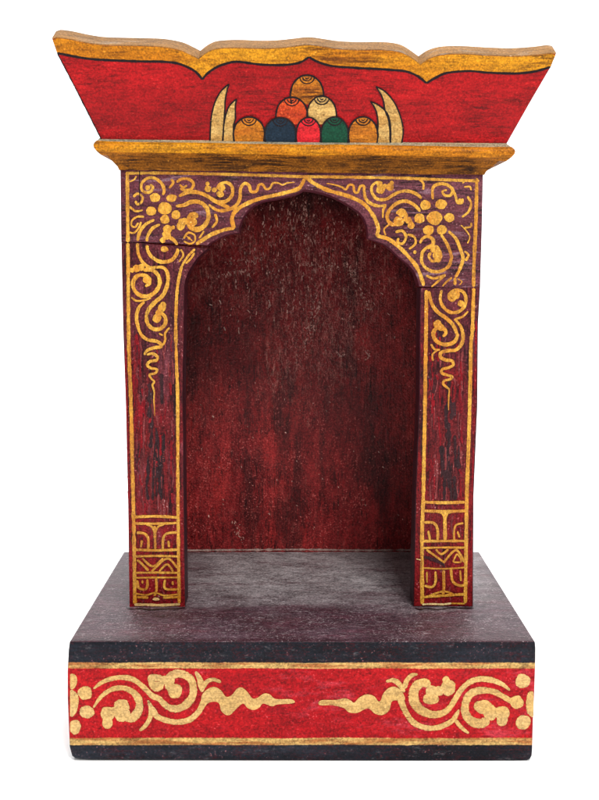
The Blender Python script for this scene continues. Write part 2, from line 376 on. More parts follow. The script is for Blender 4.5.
base.poly(pj_base, K(*R1, [(56,285),(80,269),(160,268),(210,258),(245,268),(270,284),(300,255),(345,235),(390,246),(415,276),(430,270),(445,230),(480,195),(520,190),(558,220),(575,262),(560,285),(545,278),(520,270),(495,280),(480,330),(440,358),(395,350),(360,320),(330,325),(290,345),(240,342),(205,315),(140,300),(70,300)]), 'gold_pale', 0.7)
sb(*R2, [(118,232,50),(138,290,38),(165,350,36),(210,405,36),(270,432,34),(330,437,34),(390,420,34),(440,390,32),(468,350,26),(478,325,10)])
sb(*R2, [(42,158,18),(85,150,28),(120,172,36),(152,222,18)]); sb(*R2, [(152,200,34),(165,155,32),(195,122,28),(232,114,12)])
sb(*R2, [(458,388,24),(490,430,26),(538,468,14)])
d23 = 70 * k
sp = [(365 + d23,240-30,12),(320 + d23,205-30,30),(260 + d23,180-30,36),(190 + d23,172-30,38),(130 + d23,188-30,36),(80 + d23,228-30,36),(45 + d23,280-30,36),(425,312,36),(385,345,42),(330,356,48),(270,340,56),(222,300,62),(206,240,64),(222,188,62),(268,165,58),(306,185,50)]
sb(*R2, sp)
for x, y, rx, ry in ((310,262,50,36), (315,215,36,36), (360,215,32,30), (415,195,46,52), (402,150,24,24)): bb_(*R2, x, y, rx, ry)
sb(*R3, [(380,312,30),(320,275,36),(260,247,38),(190,242,44),(130,262,50),(102,310,50),(97,370,54),(130,422,58),(190,440,62),(240,415,60)])
for x, y, rx, ry in ((205,340,60,42), (250,375,46,46), (320,378,48,44), (318,420,36,36), (405,312,42,42), (443,186,46,46), (445,432,46,46), (492,320,30,82)): bb_(*R3, x, y, rx, ry)
# feathered dark brush line where the top face turns over the front, and dried paint around the pillar feet
def pj_top(px, py): return onZ(px, py, Z_TOP), Vector((0, 0, 1))
base.ribbon(pj_top, [(127,607.5),(134,609.5),(140,608.6),(150,610),(165,609.2),(176,609),(186,608)], 1.0, 'black', 0.4)
base.ribbon(pj_top, [(416,608.2),(421,609.6),(428,608.6),(440,609.8),(452,608),(466,608.4),(475,608)], 0.9, 'black', 0.4)
base.build('base', root, 'dark plum stepped base with a red front band of pale gold scrolls')

# ---------------------------------------------------------------- arch and pillars
open_l = [(304.5,189.5),(297,193.5),(279,198),(262,201.5),(250.5,208.5),(243.5,218),(240.5,226),(239.5,232.5),(232,233.5),(224,236),(211,242.5)]
open_r = [(304.5,189.5),(317,191.3),(333,196),(350,205),(363,215),(368.5,227),(369.3,238),(376,240.5),(387,245),(400,256.5),(410,265),(416.7,274),(420.5,286.5)]
def crv(p, st=1.5): return resample(p, st)
hdr = [(121.3,168),(300,170.5),(484,174.5),(483,225),(481.2,287.2),(455,287.6)] + crv(open_r[5:])[::-1][:-1] + crv(open_r[:6])[::-1]
# split right run at its cusp so the point stays crisp
cusp_r = 6; cusp_l = 7
right_up = crv(open_r[cusp_r:])[::-1] + crv(open_r[:cusp_r + 1])[::-1][1:]
left_dn = crv(open_l[:cusp_l + 1])[1:] + crv(open_l[cusp_l:])[1:]
hdr = [(121.3,168),(300,170.5),(484,174.5),(483,225),(481.2,287.2),(455,287.6)] + right_up + left_dn + [(208.5,245.4),(192,244.6),(175,243.4),(158,243.0),(143.5,242.0),(122.2,242.7)]
def joint(p, q):
    on = lambda a: (a[0] < 212 and 242 < a[1] < 249.5) or (a[0] > 418 and 286 < a[1] < 289)
    return on(p) and on(q)
arch = MB()
arch.board(pj_arch, hdr[::-1], T_ARCH, 'arch_ground', 'arch_edge', 0.0010, keep=joint)
plr = MB(); prr = MB()
lp = [(122.2,242.8),(143.5,243.1),(158,244.7),(175,245.6),(192,247.2),(208.5,248.4)] + crv([(208.5,248.4),(200,256),(194.5,262.5),(187.5,276),(185,292),(184.6,330)])[1:] + [(183.6,365),(183.6,405),(184.4,505),(186,607),(130.4,607),(129,505),(126.7,405),(124,328)]
plr.board(pj_arch, lp[::-1], T_ARCH, 'pillar_ground', 'pillar_side', 0.0009, 0.5, keep=joint, foot=Z_TOP - 0.0003)
rp = [(421,288.0),(455,287.75),(481.2,287.3),(479.4,325),(478.8,405),(475,495),(474,607),(414.2,607),(416.5,495),(420,405),(420.7,325)]
prr.board(pj_arch, rp[::-1], T_ARCH, 'pillar_ground', 'pillar_side', 0.0009, 0.5, keep=joint, foot=Z_TOP - 0.0003)

def st(mb, ox, oy, k, pts, w=16, m='gold'):
    P = [(a, b, (c * 1.03) / k) for a, b, c in [(*K(ox, oy, k, [p])[0][:2], p[2] if len(p) > 2 else w) for p in pts]]
    mb.ribbon(pj_arch, P, w / k, m, 0.12)
def bl(mb, ox, oy, k, x, y, rx, ry=None, m='gold'): mb.blob(pj_arch, ox + x / k, oy + y / k, rx * 1.0 / k, (ry or rx) * 1.0 / k, m)
def px(mb, pts, w, m='gold'): mb.ribbon(pj_arch, pts, w, m, 0.14)
# streaky overpainting and grime on the pillar faces
M['grime'] = painted('pillar grime', (66, 34, 38), (52, 30, 34), GZ, (18, 12, 12), 0.8, (150, 130, 130), 0.4, rough=0.42, off=30, edge=True)
M['streak_red'] = painted('pillar red brush streak', (146, 18, 28), (126, 20, 30), GZ, (60, 12, 18), 0.9, (220, 120, 110), 0.5, rough=0.4, off=32, edge=True)
M['streak_pink'] = painted('pillar rubbed streak', (136, 60, 60), (120, 50, 52), GZ, (60, 20, 26), 0.9, (225, 190, 185), 0.6, rough=0.4, off=33, edge=True)
rq = random.Random(5)
for mb, cxp, x0p, x1p in ((plr, 157, 135, 174), (prr, 452, 430, 464)):
    for i in range(130):
        kind = ('grime', 'streak_red', 'streak_pink', 'streak_red', 'streak_pink')[i % 5]
        x = rq.gauss(cxp, 4.5) if kind == 'grime' else rq.uniform(x0p, x1p)
        if kind == 'streak_red' and rq.random() < 0.6: x = rq.choice((x0p + rq.uniform(0, 8), x1p - rq.uniform(0, 4)))
        y = rq.gauss(450, 34) if kind == 'grime' else rq.uniform(330, 510) if rq.random() < 0.75 else rq.uniform(300, 590)
        Lg = rq.uniform(10, 44) if kind == 'grime' else rq.uniform(4, 26)
        y1 = min(y + Lg, 500 if kind == 'grime' else 600)
        if not (x0p - 1 < x < x1p + 1) or y1 - y < 3: continue
        mb.ribbon(pj_arch, [(x, y), (x + rq.gauss(0, 0.8), (y + y1) / 2), (x + rq.gauss(0, 1.0), y1)], rq.uniform(1.0, 4.2) if kind == 'grime' else rq.uniform(0.7, 2.4), kind, 0.5)
    for i in range(26):                     # red border outside the gold line
        y = rq.uniform(300, 590); e = rq.uniform(0.6, 1.8)
        x = (125.5 + (y - 300) / 300 * 6.5) if mb is plr else (477.5 - (y - 300) / 300 * 7.0)
        mb.ribbon(pj_arch, [(x, y), (x + 0.3, y + 10), (x + (0.4 if mb is plr else -0.4), y + 22)], e, 'streak_red', 0.5)
    mb.k = 0; mb.lift = 0.00034
# frame lines
px(arch, [(126.5,173.2),(160,173),(200,173.6),(255,175),(303,176.6),(333,176.9),(400,178),(440,179.6),(480.5,181)], 3.2)
px(arch, [(128.3,171.5),(128.5,210),(128.9,242.4)], 3.8); px(plr, [(128.9,243),(129.3,290),(129.6,330),(130.5,365),(132,405),(133.5,470),(134.4,505),(135.5,570),(136,604)], 3.9)
px(arch, [(477.8,178),(477,220),(475,265),(474.6,287)], 3.8); px(prr, [(474.6,288),(473.4,330),(472,345),(470.7,405),(469,460),(467.8,495),(467,550),(466.3,603)], 3.9)
px(arch, [(305.6,178.5),(302.5,185),(298,189.3),(282.6,193.6),(261,198.6),(247,204),(237,210.5),(233,218),(233.8,224),(234,228),(226,229.6),(213,234.2),(203,240.4),(197,244.2)], 4.2)
px(plr, [(196,249),(190,255),(184.5,263),(182,268)], 2.6); px(plr, [(182.7,266),(178.9,284),(177.4,303),(176.8,330),(177.6,365),(178.7,405),(179,505),(180.3,603)], 3.5)
px(arch, [(305.6,178),(309,178.6),(315,183.4),(328.4,190),(350,196.4),(365,204),(374.5,216),(379.2,228),(378.8,235.4),(389,238.8),(400,246.8),(411.5,258.8),(418.4,268),(423.4,280.7),(424.5,286)], 4.2)
px(prr, [(427.4,290),(427,330),(426.5,365),(426,405),(424.9,460),(424.3,495),(423,540),(423.2,604)], 4.0)
# left spandrel
A = (120, 165, 5.99); B = (200, 165, 5.445); Cc = (120, 250, 7.49); Dd = (120, 325, 7.49)
st(arch, *A, [(185,116,14),(203,135,18),(186,162,18),(152,162,18),(132,138,18),(140,104,18),(175,78,18),(215,80,18),(255,110,20),(270,152,20),(262,180,16)])
bl(arch, *A, 172, 136, 16)
st(arch, *A, [(310,85,14),(325,105,16),(300,140,14)], 14)
st(arch, *A, [(345,104,16),(375,84,18),(420,86,18),(446,112,18),(434,142,18),(398,152,18),(366,140,16)]); st(arch, *A, [(362,118),(385,133),(408,122)], 14)
for x, y, rx, ry in ((216,196,32,28), (192,276,31,29), (276,260,43,40), (314,198,34,24), (340,298,28,28), (274,326,29,29)): bl(arch, *A, x, y, rx, ry)
st(arch, *A, [(358,188,18),(400,168,22),(460,162,24),(520,182,24),(575,216,24),(620,238,24),(665,260,22)])
st(arch, *B, [(60,182,20),(105,200,20),(150,196,20),(180,162,20),(180,120,18),(152,96,18),(115,104,18),(98,130,18)])
for x, y, r in ((116,158,20), (122,122,22), (48,130,19), (46,102,12), (84,136,14)): bl(arch, *B, x, y, r)
st(arch, *A, [(340,246,18),(390,240,24),(430,222,26),(480,222,26),(524,256,28),(536,310,28),(515,360,30),(470,386,32),(430,372,30),(416,332,26),(432,296,24),(466,292,20)])
for x, y, r in ((370,366,27), (392,338,22), (440,342,28), (456,302,20), (372,340,20)): bl(arch, *A, x, y, r)
st(arch, *B, [(52,216,14),(100,246,18),(150,246,20),(195,226,20),(222,186,20),(226,130,18),(248,100,18),(272,112,18),(284,144,18),(314,142,16),(325,110,15),(346,106,14),(364,130,14),(386,126,13),(402,100,12),(430,98,10),(456,108,9),(480,98,8),(522,94,5)])
st(arch, *B, [(86,266,14),(97,306,16),(70,342,12)]); st(arch, *B, [(188,262),(200,225)], 16)
st(arch, *A, [(86,192),(110,172),(140,190),(136,220),(110,236),(98,214)], 15); st(arch, *A, [(62,248),(100,276),(142,270)], 13)
st(arch, *A, [(150,310),(110,310),(80,330),(74,360),(95,372),(116,346)], 13); st(arch, *A, [(60,402),(90,406),(120,374),(132,340)], 12); st(arch, *A, [(62,100),(90,88),(104,66)], 10)
st(arch, *A, [(212,328,14),(160,355,20),(125,400,20),(111,455,20)]); st(plr, *A, [(111,468,20),(116,530,20),(140,580,20),(182,614,20),(225,640,16)])
st(arch, *A, [(245,356,14),(200,380,20),(172,425,20),(167,458,20)]); st(plr, *A, [(168,480,20),(172,510,20),(196,550,22),(250,580,24),(310,572,22),(345,534,22),(352,500,20)]); st(arch, *A, [(350,478,20),(326,448,22),(292,432,24),(262,446,22)])
for x, y, r in ((290,385,28), (286,420,28), (324,374,12), (262,450,18)): bl(arch, *A, x, y, r)
bl(plr, *A, 272, 504, 25, 18)
st(arch, *A, [(386,442),(415,406),(452,420),(454,455),(424,472),(388,456)], 12); bl(arch, *A, 420, 438, 9); st(arch, *A, [(405,425),(440,455)], 8); st(arch, *A, [(480,440),(510,395)], 12)
st(plr, *A, [(370,505),(385,540),(360,580)], 12); st(plr, *A, [(452,525),(430,560),(400,590)], 13)
# left pillar scrolls
st(plr, *Cc, [(182,150,26),(250,152,28),(294,190,30),(305,250,32),(276,310,32),(220,345,32),(160,340,32),(116,300,32),(106,245,32),(132,198,32),(180,188,32),(226,215,30),(226,252,26),(196,272,16)])
for x, y, r in ((205,222,28), (132,138,30), (165,130,26), (100,150,20)): bl(plr, *Cc, x, y, r)
st(plr, *Cc, [(200,130,16),(260,130,20),(330,132,24),(362,172,30),(366,240,30),(335,330,32),(272,390,32),(226,440,32),(206,500,30),(220,560,30),(262,592,30),(312,588,30),(346,552,30),(346,502,30),(312,472,28),(274,492,24)])
for x, y, r in ((322,432,32), (330,410,24), (285,512,34), (300,470,26)): bl(plr, *Cc, x, y, r)
st(plr, *Cc, [(92,352,12),(130,380,16),(190,376,16),(242,360,10)]); st(plr, *Cc, [(192,388,18),(150,430,26),(132,500,28),(142,570,26),(156,612,24),(182,650,24),(222,674,26),(278,682,28),(310,700,28),(312,724,26),(262,732,26),(212,752,24),(190,786,16)])
st(plr, *Dd, [(380,18,14),(346,62,20),(346,110,20),(330,152,14)]); st(plr, *Dd, [(300,62),(330,78)], 14)
st(plr, *Dd, [(208,222,18),(250,214,24),(287,236,24),(280,264,24),(232,272,24),(212,300,22),(240,322,22),(284,332,20),(272,360,20),(230,372,18),(242,400,16),(264,424,16),(252,450,14),(264,500,13),(262,560,10),(266,620,7),(268,680,4)])
# right spandrel
E = (300, 165, 5.99); G = (390, 165, 5.99); H = (410, 250, 7.49); I = (410, 325, 7.49)
st(arch, *E, [(165,110,6),(210,118,9),(255,132,12),(280,146,14),(300,120,15),(325,124,16),(332,160,16),(352,164,16),(366,130,17),(388,126,18),(391,165,18),(402,205,20),(432,232,20),(480,246,18),(524,238,14)]); st(arch, *E, [(520,238,18),(505,270,18),(502,318,8)])
st(arch, *E, [(500,108,14),(465,104,16),(436,130,18),(440,172,18),(470,204,20),(520,206,20),(560,182,20),(600,162,20),(650,156,22),(700,172,22),(735,200,18)])
for x, y, r in ((488,148,26), (545,132,24), (556,108,14), (482,116,18), (515,128,16)): bl(arch, *E, x, y, r)
st(arch, *G, [(188,278,18),(150,238,22),(95,216,22),(36,236,22),(-6,286,22),(-6,332,22),(26,356,22),(66,348,24)]); st(arch, *G, [(44,292,18),(74,272,24),(102,300,26),(92,338,24)]); st(arch, *G, [(100,332),(130,345),(138,374)], 26)
for x, y, r in ((76,288,24), (58,338,32), (116,330,22), (132,362,22)): bl(arch, *G, x, y, r)
for x, y, rx, ry in ((272,318,47,44), (218,240,33,31), (312,235,35,31), (182,320,32,31), (362,315,34,27), (236,390,34,31), (316,388,32,30)): bl(arch, *G, x, y, rx, ry)
st(arch, *G, [(170,78),(205,108),(206,148)], 15); st(arch, *G, [(262,206,16),(262,142,18),(290,116,20),(340,116,20),(380,146,20),(370,180,18),(336,182,16),(320,158,14),(348,150,12)]); st(arch, *G, [(386,152),(400,190),(410,226),(438,226),(440,200)], 15); bl(arch, *G, 425, 215, 15)
st(arch, *G, [(450,132),(484,130),(492,152)], 11); st(arch, *G, [(470,188),(492,230),(476,280),(436,312)], 15); st(arch, *G, [(492,345),(490,370),(452,376)], 12); st(arch, *G, [(430,360),(460,390),(484,430),(470,470)], 9); st(arch, *G, [(452,516),(476,540),(458,574)], 15); st(arch, *G, [(460,90),(440,110)], 10)
st(arch, *G, [(38,402),(80,395),(102,430),(82,470),(52,462),(58,438)], 17); st(arch, *G, [(110,416),(150,430),(158,470),(120,504)], 15); bl(arch, *G, 155, 522, 11); st(arch, *E, [(520,422),(510,386),(540,358),(566,366)], 11)
yo = (250 - 165) * 5.99; xo = (410 - 390) * 5.99; q = 5.99 / 7.49
def h2g(pts): return [(xo + x * q, yo + y * q, w * q) for x, y, w in pts]
st(arch, *G, [(186,470,14),(200,442,18),(232,428,20),(262,446,22),(262,476,22),(228,494,20),(202,520,20)] + h2g([(96,44,24),(96,90,24),(124,132,24),(176,160,26),(240,158,26),(298,120,26),(318,60,26)]) + [(374,545,20),(352,482,20),(312,416,18)])
st(arch, *H, [(165,18),(150,48),(172,82),(214,76)], 24); bl(arch, *H, 208, 40, 32, 34); bl(arch, *H, 190, 0, 32, 24); st(arch, *G, [(230,498),(280,490),(308,528),(304,566),(286,580)], 22)
st(arch, *G, [(355,396,18),(400,440,20),(430,510,22)] + h2g([(404,62,26),(386,130,26),(360,185,24),(345,206,20)]))
st(arch, *H, [(128,190,16),(180,212,22),(232,202,22),(275,184,14)]); st(arch, *H, [(272,188,18),(212,240,18),(168,276,14)]); st(arch, *H, [(322,206,16),(280,240,16),(250,272,14)]); st(arch, *H, [(345,206),(345,262)], 24); st(arch, *H, [(362,214),(396,236),(378,262)], 9)
# right pillar scrolls
st(prr, *H, [(244,300,22),(234,370,24),(260,430,26),(310,466,26),(370,462,26),(416,420,26),(426,360,26),(402,312,26),(352,300,26),(306,326,26),(302,365,24),(330,378,20),(346,356,20)]); bl(prr, *H, 346, 336, 36); bl(prr, *H, 390, 400, 26)
st(prr, *H, [(150,308,22),(166,390,26),(210,460,28),(280,512,28),(330,562,28),(355,620,28),(362,644,28),(335,690,30),(276,708,30),(216,690,30),(182,640,30),(200,590,30),(255,586,28),(276,620,26),(252,648,22)]); bl(prr, *H, 214, 556, 34); bl(prr, *H, 238, 580, 26)
st(prr, *H, [(346,516),(400,500),(442,458)], 17); st(prr, *H, [(340,514,18),(384,568,24),(402,622,28),(404,670,28),(388,712,28),(350,748,28),(290,754,28),(240,768,28),(236,800,28),(270,822,26),(320,830,24),(330,862,24),(290,882,24),(250,892,22),(246,920,22),(290,938,22),(322,948,20),(306,968,20),(264,978,20),(256,1002,20),(282,1028,18),(300,1046,15),(298,1095,12),(296,1150,10),(296,1200,5)])
st(prr, *I, [(163,142),(190,180),(232,186)], 17); st(prr, *I, [(212,190),(176,220),(180,268)], 15)
# pillar feet
J = (120, 505, 7.27)
for pts, w in (([(112,86),(270,80),(440,90)], 18), ([(112,132),(270,134),(440,128)], 16), ([(112,322),(270,328),(440,322)], 17), ([(112,372),(270,368),(440,372)], 15), ([(112,492),(270,490),(440,492)], 14), ([(112,528),(270,526),(440,526)], 12), ([(130,668),(215,672)], 18), ([(320,672),(440,668)], 16),
    ([(260,150),(264,320)], 17), ([(196,138),(240,158),(262,205)], 14), ([(328,138),(284,158),(262,205)], 14), ([(128,200),(182,206),(212,242),(213,318)], 17), ([(420,198),(350,206),(322,242),(319,322)], 17), ([(168,255),(160,308)], 14), ([(358,258),(364,306)], 15),
    ([(130,398),(160,420),(215,476)], 14), ([(170,386),(245,444),(322,386)], 14), ([(236,482),(350,388),(424,456)], 14), ([(292,482),(350,430),(394,482)], 13),
    ([(134,545),(144,600),(188,612),(206,590),(206,538)], 16), ([(270,530),(273,615),(256,660)], 16), ([(335,540),(336,605),(424,612)], 16), ([(390,552),(392,580)], 14), ([(170,545),(172,570)], 12), ([(112,640),(200,652),(262,636),(330,655),(440,646)], 11)): st(plr, *J, pts, w * 1.18)
bl(plr, *J, 270, 682, 26, 12, 'gold_pale'); st(plr, *J, [(112,722),(200,722),(300,726),(445,720)], 20, 'gold_pale')
L = (410, 495, 6.66)
for pts, w in (([(96,46),(240,50),(370,46)], 18), ([(90,104),(240,108),(382,104)], 18), ([(86,306),(380,304)], 15), ([(86,352),(240,348),(380,350)], 13), ([(100,484),(230,490),(380,480)], 10), ([(86,678),(230,668),(372,658)], 16),
    ([(238,115),(240,300)], 22), ([(192,110),(222,122),(238,160)], 14), ([(290,110),(256,122),(240,160)], 14), ([(102,180),(165,186),(190,230),(190,302)], 17), ([(362,186),(312,200),(298,250),(302,302)], 13), ([(128,236),(140,302)], 14), ([(322,240),(336,282)], 13),
    ([(116,362),(232,446)], 13), ([(178,360),(215,392),(262,360)], 13), ([(228,452),(312,366),(368,446)], 14), ([(293,446),(320,394),(347,442),(296,447)], 10),
    ([(102,602),(150,612),(176,580),(176,508)], 15), ([(120,510),(120,582)], 11), ([(230,500),(232,620),(224,660)], 18), ([(278,490),(290,570),(330,600),(374,600)], 16), ([(340,500),(346,572)], 12), ([(130,672),(230,640),(304,665)], 12)): st(prr, *L, pts, w * 1.15)
st(prr, *L, [(88,728),(150,724),(220,727),(282,720)], 14, 'raw'); st(prr, *L, [(280,720),(372,722)], 12, 'gold')
st(prr, *L, [(100,410,14),(150,424,26),(215,452,20),(240,480,6)], 20, 'grime'); st(prr, *L, [(48,424),(80,432)], 8, 'raw')
# dark crack at the top left of the arch, and grime running down both pillars
px(arch, [(140.6,170),(140.4,182),(140.8,205)], 1.0, 'black')
arch.build('arch', root, 'cusped plum arch board with gold scrolls')
plr.build('pillar', root, 'left pillar, cracked off the arch at its top'); prr.build('pillar', root, 'right pillar, chipped at its foot')

# ---------------------------------------------------------------- niche box
X_L = onY(122.5, 240, Y_ARCH).x; X_R = onY(482, 240, Y_ARCH).x
X_LB = onY(132, 600, Y_ARCH).x; X_RB = onY(472, 600, Y_ARCH).x
Z_CB = onY(303, 172, Y_ARCH).z
NOSE = 0.0115
Z_N = onY(303, 149.5, Y_ARCH - NOSE).z
y0 = Y_ARCH + T_ARCH + 0.0002
for a, b in ((X_LB + 0.0006, X_LB + 0.0075), (X_RB - 0.0075, X_RB - 0.0006)):
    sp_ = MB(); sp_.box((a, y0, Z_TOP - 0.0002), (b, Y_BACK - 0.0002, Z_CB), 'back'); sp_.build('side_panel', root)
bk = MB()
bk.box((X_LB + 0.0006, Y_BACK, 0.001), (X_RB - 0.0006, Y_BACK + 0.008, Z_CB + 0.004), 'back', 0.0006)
bk.ribbon(pj_back, [(180,550.4),(230,550),(300,549.6),(360,550.2),(430,550)], 1.9, 'dust', 0.5)
rs = random.Random(21)
for i in range(420):
    cx_, cy_ = rs.gauss(302, 44), rs.gauss(262, 46)
    if i % 4 == 0: cx_, cy_ = rs.gauss(288, 30), rs.gauss(215, 14)
    if i % 5 == 0: cx_, cy_ = rs.uniform(196, 410), rs.uniform(220, 530)
    if not (192 < cx_ < 416 and 196 < cy_ < 540): continue
    Lg = rs.uniform(0.8, 4.5) * (0.6 if cy_ > 330 else 1); an = rs.gauss(0, 0.2) if i % 5 else rs.gauss(0.7, 0.4)
    dx_, dy_ = math.sin(an) * Lg, math.cos(an) * Lg
    bk.ribbon(pj_back, [(cx_, cy_), (cx_ + dx_ * 0.5 + rs.gauss(0, 0.25), cy_ + dy_ * 0.5), (cx_ + dx_, cy_ + dy_)], rs.uniform(0.45, 1.15), 'scratch_glint', 0.5)
for pts in ([(344,262),(349,268),(352,276),(358,286)], [(347,262),(354,271),(358,280)], [(360,287),(366,299),(369,309)], [(303,196),(306,214),(304,232),(309,250)], [(318,290),(315,306),(309,330),(306,352)], [(322,300),(316,318),(311,338)],
            [(236,520),(239,532),(243,541)], [(336,352),(342,356),(347,353)], [(366,362),(370,356),(366,350)], [(225,262),(238,258),(252,261),(266,256)], [(220,275),(240,270),(256,273)], [(300,262),(318,266),(336,264)]):
    for (x0_, y0_), (x1_, y1_) in zip(pts, pts[1:]):
        for q_ in range(int(2 + math.hypot(x1_ - x0_, y1_ - y0_) * 0.75)):
            u = rs.random(); x = x0_ + (x1_ - x0_) * u + rs.gauss(0, 1.3); y = y0_ + (y1_ - y0_) * u + rs.gauss(0, 1.3)
            an = (math.atan2(x1_ - x0_, y1_ - y0_) if abs(y1_ - y0_) > abs(x1_ - x0_) * 0.6 else 0.15) + rs.gauss(0, 0.35); Lg = rs.uniform(0.8, 3.0)
            bk.ribbon(pj_back, [(x, y), (x + math.sin(an) * Lg * 0.5 + rs.gauss(0, 0.3), y + math.cos(an) * Lg * 0.5), (x + math.sin(an) * Lg, y + math.cos(an) * Lg)], rs.uniform(0.5, 1.1), 'scratch_glint', 0.7)
bk.build('back_panel', root, 'deep red scuffed panel at the back of the niche')
rf = MB(); rf.box((X_LB - 0.004, y0, Z_CB + 0.0003), (X_RB + 0.004, Y_BACK - 0.0003, Z_N), 'plain_wood'); rf.build('roof_board', root)

# ---------------------------------------------------------------- cornice
KT = 0.0145; XC = onY(303, 150, Y_ARCH).x
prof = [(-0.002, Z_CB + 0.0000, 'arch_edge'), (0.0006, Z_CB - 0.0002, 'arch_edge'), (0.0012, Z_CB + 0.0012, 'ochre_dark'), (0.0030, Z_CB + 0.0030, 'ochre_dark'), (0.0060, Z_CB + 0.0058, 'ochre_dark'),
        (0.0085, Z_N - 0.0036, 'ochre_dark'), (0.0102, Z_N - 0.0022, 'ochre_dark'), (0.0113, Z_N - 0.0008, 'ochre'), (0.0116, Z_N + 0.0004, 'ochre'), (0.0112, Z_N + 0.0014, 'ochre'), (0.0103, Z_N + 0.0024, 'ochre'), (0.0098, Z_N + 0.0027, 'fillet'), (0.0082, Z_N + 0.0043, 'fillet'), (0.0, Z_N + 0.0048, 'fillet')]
co = MB(); XL0 = onY(121.3, 168, Y_ARCH).x; XR0 = onY(484, 172, Y_ARCH).x
rows = []
for o, z, m in prof:
    sec = []
    NS = 60
    path = [(XL0 - o * 0.9, Y_BACK - 0.002)] + [(XL0 - o * 0.9 + (XR0 + o * 1.1 - XL0 + o * 0.9) * i / NS, Y_ARCH - o) for i in range(NS + 1)] + [(XR0 + o * 1.1, Y_BACK - 0.002)]
    for x, y in path:
        wz = 0.00035 * noise.noise((x * 45, o * 60, 2.0)) + 0.00018 * noise.noise((x * 160, o * 200, 5.0))
        sec.append(co.v(Vector((x, y + wz * 0.6, z - KT * (x - XC) + wz))))
    rows.append(sec)
for i in range(len(prof) - 1):
    for j in range(len(rows[0]) - 1): co.face((rows[i][j], rows[i][j+1], rows[i+1][j+1], rows[i+1][j]), prof[i+1][2])
for j in (0, -1):
    cap = [r[j] for r in rows]; co.face(cap if j else cap[::-1], 'ochre_dark')
bmesh.ops.recalc_face_normals(co.bm, faces=co.bm.faces[:])
co.build('cornice', root, 'worn ochre moulding over the arch')

# ---------------------------------------------------------------- crown
top_a = [(52.6,38.6),(57,37.2),(69,38.6),(85,42),(101,44.4),(122,45.2),(145,45.6),(165,46.7),(181.7,50),(192,54.6),(199.6,58.5)]
top_b = [(199.6,58.5),(205,54),(213.5,49.4),(224,47.8),(240,47.4),(263,48.2),(280,47.6),(295,46),(310,44.6),(326,46.6),(340,48.6),(360,49.6),(380,49.4),(395,50.4),(405,53),(413,57.8),(421.6,64)]
top_c = [(421.6,64),(430,58.4),(440,55),(453,53.6),(470,53.8),(490,55),(516,55.8),(538,54.4),(553,52.6),(557.6,53.4)]
ctop = resample(top_a, 2.5)[:-1] + resample(top_b, 2.5)[:-1] + resample(top_c, 2.5)
line = [(58,53),(73,56),(92,59),(120,60.6),(145,61.4),(162,61.6),(178.4,63.4),(191.8,68.7),(198.4,73.4),(203.4,79.6)], [(203.4,79.6),(208.4,73.4),(218.5,66.7),(230,62.8),(240,61.8),(263,64.6),(286.7,64.8),(300.7,62.4),(310,57)], [(310,57),(319.4,62),(333.5,66),(357,67.8),(372,68.6),(390,69.7),(406.7,71.4),(418.4,76),(427.6,83.2)], [(427.6,83.2),(436.8,77.6),(448.5,72.8),(470,71),(488,72.5),(516,73.4),(535,71.5),(551.5,67)]
outl = ctop + [(552.5,66.5),(530,105),(508,144),(400,143.8),(300,143),(200,142),(102,140),(80,96),(57.5,53)]
cr = MB(); T_CR = 0.0118
def cside(p, q): return 'dusty' if p[1] < 64.5 and q[1] < 64.5 else 'crown_red'
cr.board(pj_crown, outl[::-1], T_CR, 'crown_red', 'crown_red', 0.0007, 0, cside)
for seg in line: cr.ribbon(pj_crown, seg, 2.7, 'black', 0.15)
cr.ribbon(pj_crown, [(58.6,54),(80.6,96.4),(102.6,140)], 1.2, 'black', 0.3)
crown = cr.build('crown', root, 'flared red crown board with a scalloped ochre rim')
rim = MB()
lower = [p for i, sg in enumerate(line) for p in (resample(sg, 2.0) if i == 3 else resample(sg, 2.0)[:-1])]
rim_top = [(x, y + 0.9) for x, y in ctop]
rim_poly = [(53.6,40.5)] + rim_top[1:-1] + [(556.6,55.2)] + lower[::-1]
rim.poly(pj_crown, rim_poly, 'ochre', None, 0.00004)
rim.build('gold_rim', crown)
# painted horns and jewels
def horn(mb_pts, label=None):
    mb = MB(); a, b = mb_pts
    h = horn.h = getattr(horn, 'h', 0.0002) + 0.00004
    A_, B_ = resample(a, 1.5), resample(b, 1.5)
    mb.poly(pj_crown, A_ + B_[::-1], 'cream', None, h)
    mb.k = 24; pj = lambda x, y: (pj_crown(x, y)[0] + N_CR * (h - 0.00022), N_CR)
    mb.ribbon(pj, a, 1.7, 'black', 0.12); mb.k = 24; mb.ribbon(pj, b, 1.7, 'black', 0.12)
    mb.build('horn', crown)
horn(([(230,83.8),(222,91),(215.6,103),(212,119.6),(211,140.9)], [(230,83.8),(228.2,90),(226.3,100),(225.7,112),(223.6,140.9)]))
horn(([(237.6,98.5),(230.3,105.8),(226.6,116),(224.6,127),(224,141)], [(237.6,98.5),(236.3,106.7),(236.4,117.8),(234.6,126),(234.8,141)]))
horn(([(376.8,86.2),(386.3,91.5),(395.5,102.5),(402,118),(404.2,131),(402.6,143.6)], [(376.8,86.2),(381.7,93.9),(384.5,101.2),(386,110),(390,122),(391.4,143.6)]))
horn(([(371.3,101.2),(379,104.5),(387,111.4),(390.5,119.6),(391.6,130.6),(391.5,143.6)], [(371.3,101.2),(375.3,106.9),(378,114.4),(379,127),(376.8,143.4)]))
